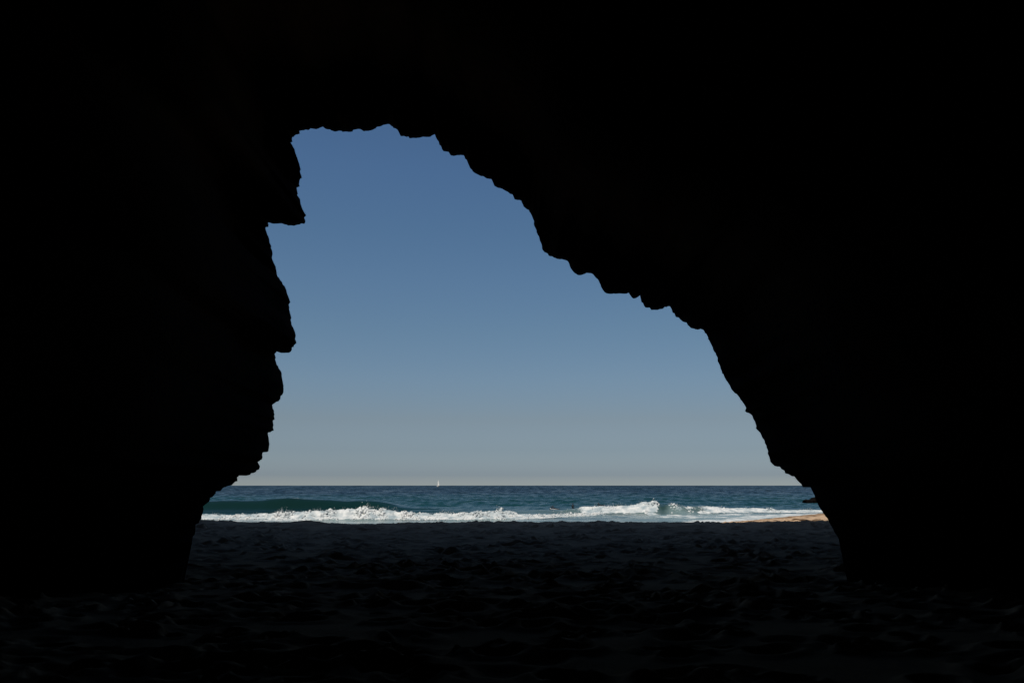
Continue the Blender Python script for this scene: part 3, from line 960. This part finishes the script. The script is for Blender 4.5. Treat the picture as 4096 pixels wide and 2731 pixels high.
def person(label, loc, rotz, pose, group):
    root = empty('person', loc, (0, 0, rotz))
    tag(root, label, 'person', group)
    J = {}
    if pose == 'sit':      # astride a board, facing +Y, waterline at the belly (z = 0)
        c = {'pelvis': ((0, 0, -0.30), (.16, .12)), 'waist': ((0, .01, -0.12), (.13, .10)), 'chest': ((0, .02, 0.13), (.165, .115)),
             'neck': ((0, .04, 0.31), .055), 'jaw': ((0, .06, 0.39), .075), 'skull': ((0, .055, 0.47), .092), 'top': ((0, .05, 0.54), .06)}
        for s, k in (('l', -1), ('r', 1)):
            c.update({s + 'sho': ((k * .19, .02, 0.21), .065), s + 'elb': ((k * .27, .06, -0.03), .045), s + 'wri': ((k * .20, .24, -0.18), .032), s + 'hand': ((k * .17, .32, -0.20), .035),
                      s + 'hip': ((k * .13, .06, -0.32), .09), s + 'knee': ((k * .27, .40, -0.36), .065), s + 'ank': ((k * .25, .36, -0.76), .045), s + 'toe': ((k * .26, .5, -0.82), .035)})
        head = Vector((0, .055, .47))
    else:                  # prone on a board, head raised, facing +Y
        c = {'pelvis': ((0, -.30, 0.16), (.15, .11)), 'waist': ((0, -.08, 0.17), (.13, .10)), 'chest': ((0, .16, 0.24), (.16, .12)),
             'neck': ((0, .33, 0.36), .055), 'jaw': ((0, .38, 0.42), .075), 'skull': ((0, .385, 0.50), .09), 'top': ((0, .375, 0.57), .06)}
        for s, k in (('l', -1), ('r', 1)):
            c.update({s + 'sho': ((k * .20, .20, 0.26), .065), s + 'elb': ((k * .34, .36, 0.14), .045), s + 'wri': ((k * .33, .58, 0.02), .032), s + 'hand': ((k * .31, .68, -0.03), .035),
                      s + 'hip': ((k * .10, -.38, 0.15), .09), s + 'knee': ((k * .12, -.80, 0.13), .065), s + 'ank': ((k * .11, -1.2, 0.14), .045), s + 'toe': ((k * .11, -1.38, 0.12), .03)})
        head = Vector((0, .385, .50))
    skin_body('body', c, BONES, root, M_SUIT)
    # hair cap and a face turned to +Y
    bm = bmesh.new()
    bmesh.ops.create_icosphere(bm, subdivisions=2, radius=0.108)
    for v in bm.verts:
        if v.co.y > 0.055: v.co.y = 0.055
        v.co.z = v.co.z * 1.12 + 0.012
    bmesh.ops.translate(bm, vec=head + Vector((0, -0.02, 0.015)), verts=bm.verts)
    bm_obj('hair', bm, M_HAIR, root)
    bm = bmesh.new()
    bmesh.ops.create_icosphere(bm, subdivisions=2, radius=0.075)
    for v in bm.verts:
        v.co.z *= 1.25
        if abs(v.co.x) < 0.02 and v.co.y > 0.05 and abs(v.co.z) < 0.03: v.co.y += 0.022      # nose
        if abs(abs(v.co.x) - 0.035) < 0.014 and 0.01 < v.co.z < 0.05: v.co.y -= 0.008          # eye sockets
    bmesh.ops.translate(bm, vec=head + Vector((0, 0.035, -0.025)), verts=bm.verts)
    bm_obj('face', bm, M_SKIN, root)
    return root


def surfboard(label, loc, rot, length, group):
    n, m = 28, 12
    V = []
    for i in range(n):
        t = i / (n - 1)
        w = 0.26 * (math.sin(math.pi * (0.02 + 0.96 * t) ** 0.9) ** 0.6)
        zc = 0.14 * max(0, (t - 0.65) / 0.35) ** 2
        for j in range(m):
            a = math.tau * j / m
            V.append((w * math.cos(a), (t - 0.5) * length, zc + 0.032 * math.sin(a) * (0.3 + 0.7 * math.sin(math.pi * t))))
    fc = []
    for i in range(n - 1):
        for j in range(m):
            fc.append((i * m + j, i * m + (j + 1) % m, (i + 1) * m + (j + 1) % m, (i + 1) * m + j))
    o = mesh_obj('surfboard', V, fc, M_BOARD)
    o.location = loc
    o.rotation_euler = rot
    tag(o, label, 'surfboard', group)
    bm = bmesh.new()
    q = [(-.008, -length * .42, -.02), (.008, -length * .42, -.02), (.006, -length * .34, -.02), (-.006, -length * .34, -.02), (0, -length * .45, -.15)]
    vs = [bm.verts.new(p) for p in q]
    for f in ((0, 1, 2, 3), (0, 1, 4), (1, 2, 4), (2, 3, 4), (3, 0, 4)): bm.faces.new([vs[i] for i in f])
    bm_obj('fin', bm, M_SUIT, o)
    return o


def sz(x, y): return float(sea_z(np.array([float(x)]), np.array([float(y)]), np.array([0.4]))[0])


GP = 'surfers waiting in the water'


def on_sea(px, py, d):
    """where the pixel's sight line meets height z at distance d"""
    x, y, z = at(px, py, d)
    return float(x), float(y), float(z)


x, y, z = on_sea(2291.5, 2027.5, 154.0)
person('surfer in a black wetsuit sitting upright alone, higher up beyond the foam', (x, y, max(z, sz(x, y)) + 0.16), R(-14), 'sit', GP)
x, y, z = on_sea(2217.5, 2040.5, 133.5)
person('surfer in a black wetsuit lying with raised head on a white board', (x, y, max(z, sz(x, y)) + 0.12), R(38), 'prone', GP)
surfboard('white board under the lying surfer on the foamy crest', (x, y, max(z, sz(x, y)) + 0.17), (0, 0, R(38)), 2.2, None)
x, y, z = on_sea(2205.0, 2036.5, 137.0)
person('surfer with only head and shoulders showing behind the white board', (x, y, max(z, sz(x, y)) - 0.08), R(12), 'sit', GP)
x, y, z = on_sea(2401.0, 2025.5, 160.0)
person('surfer lying low and half hidden behind the breaking white crest', (x, y, max(z, sz(x, y)) + 0.12), R(62), 'prone', GP)
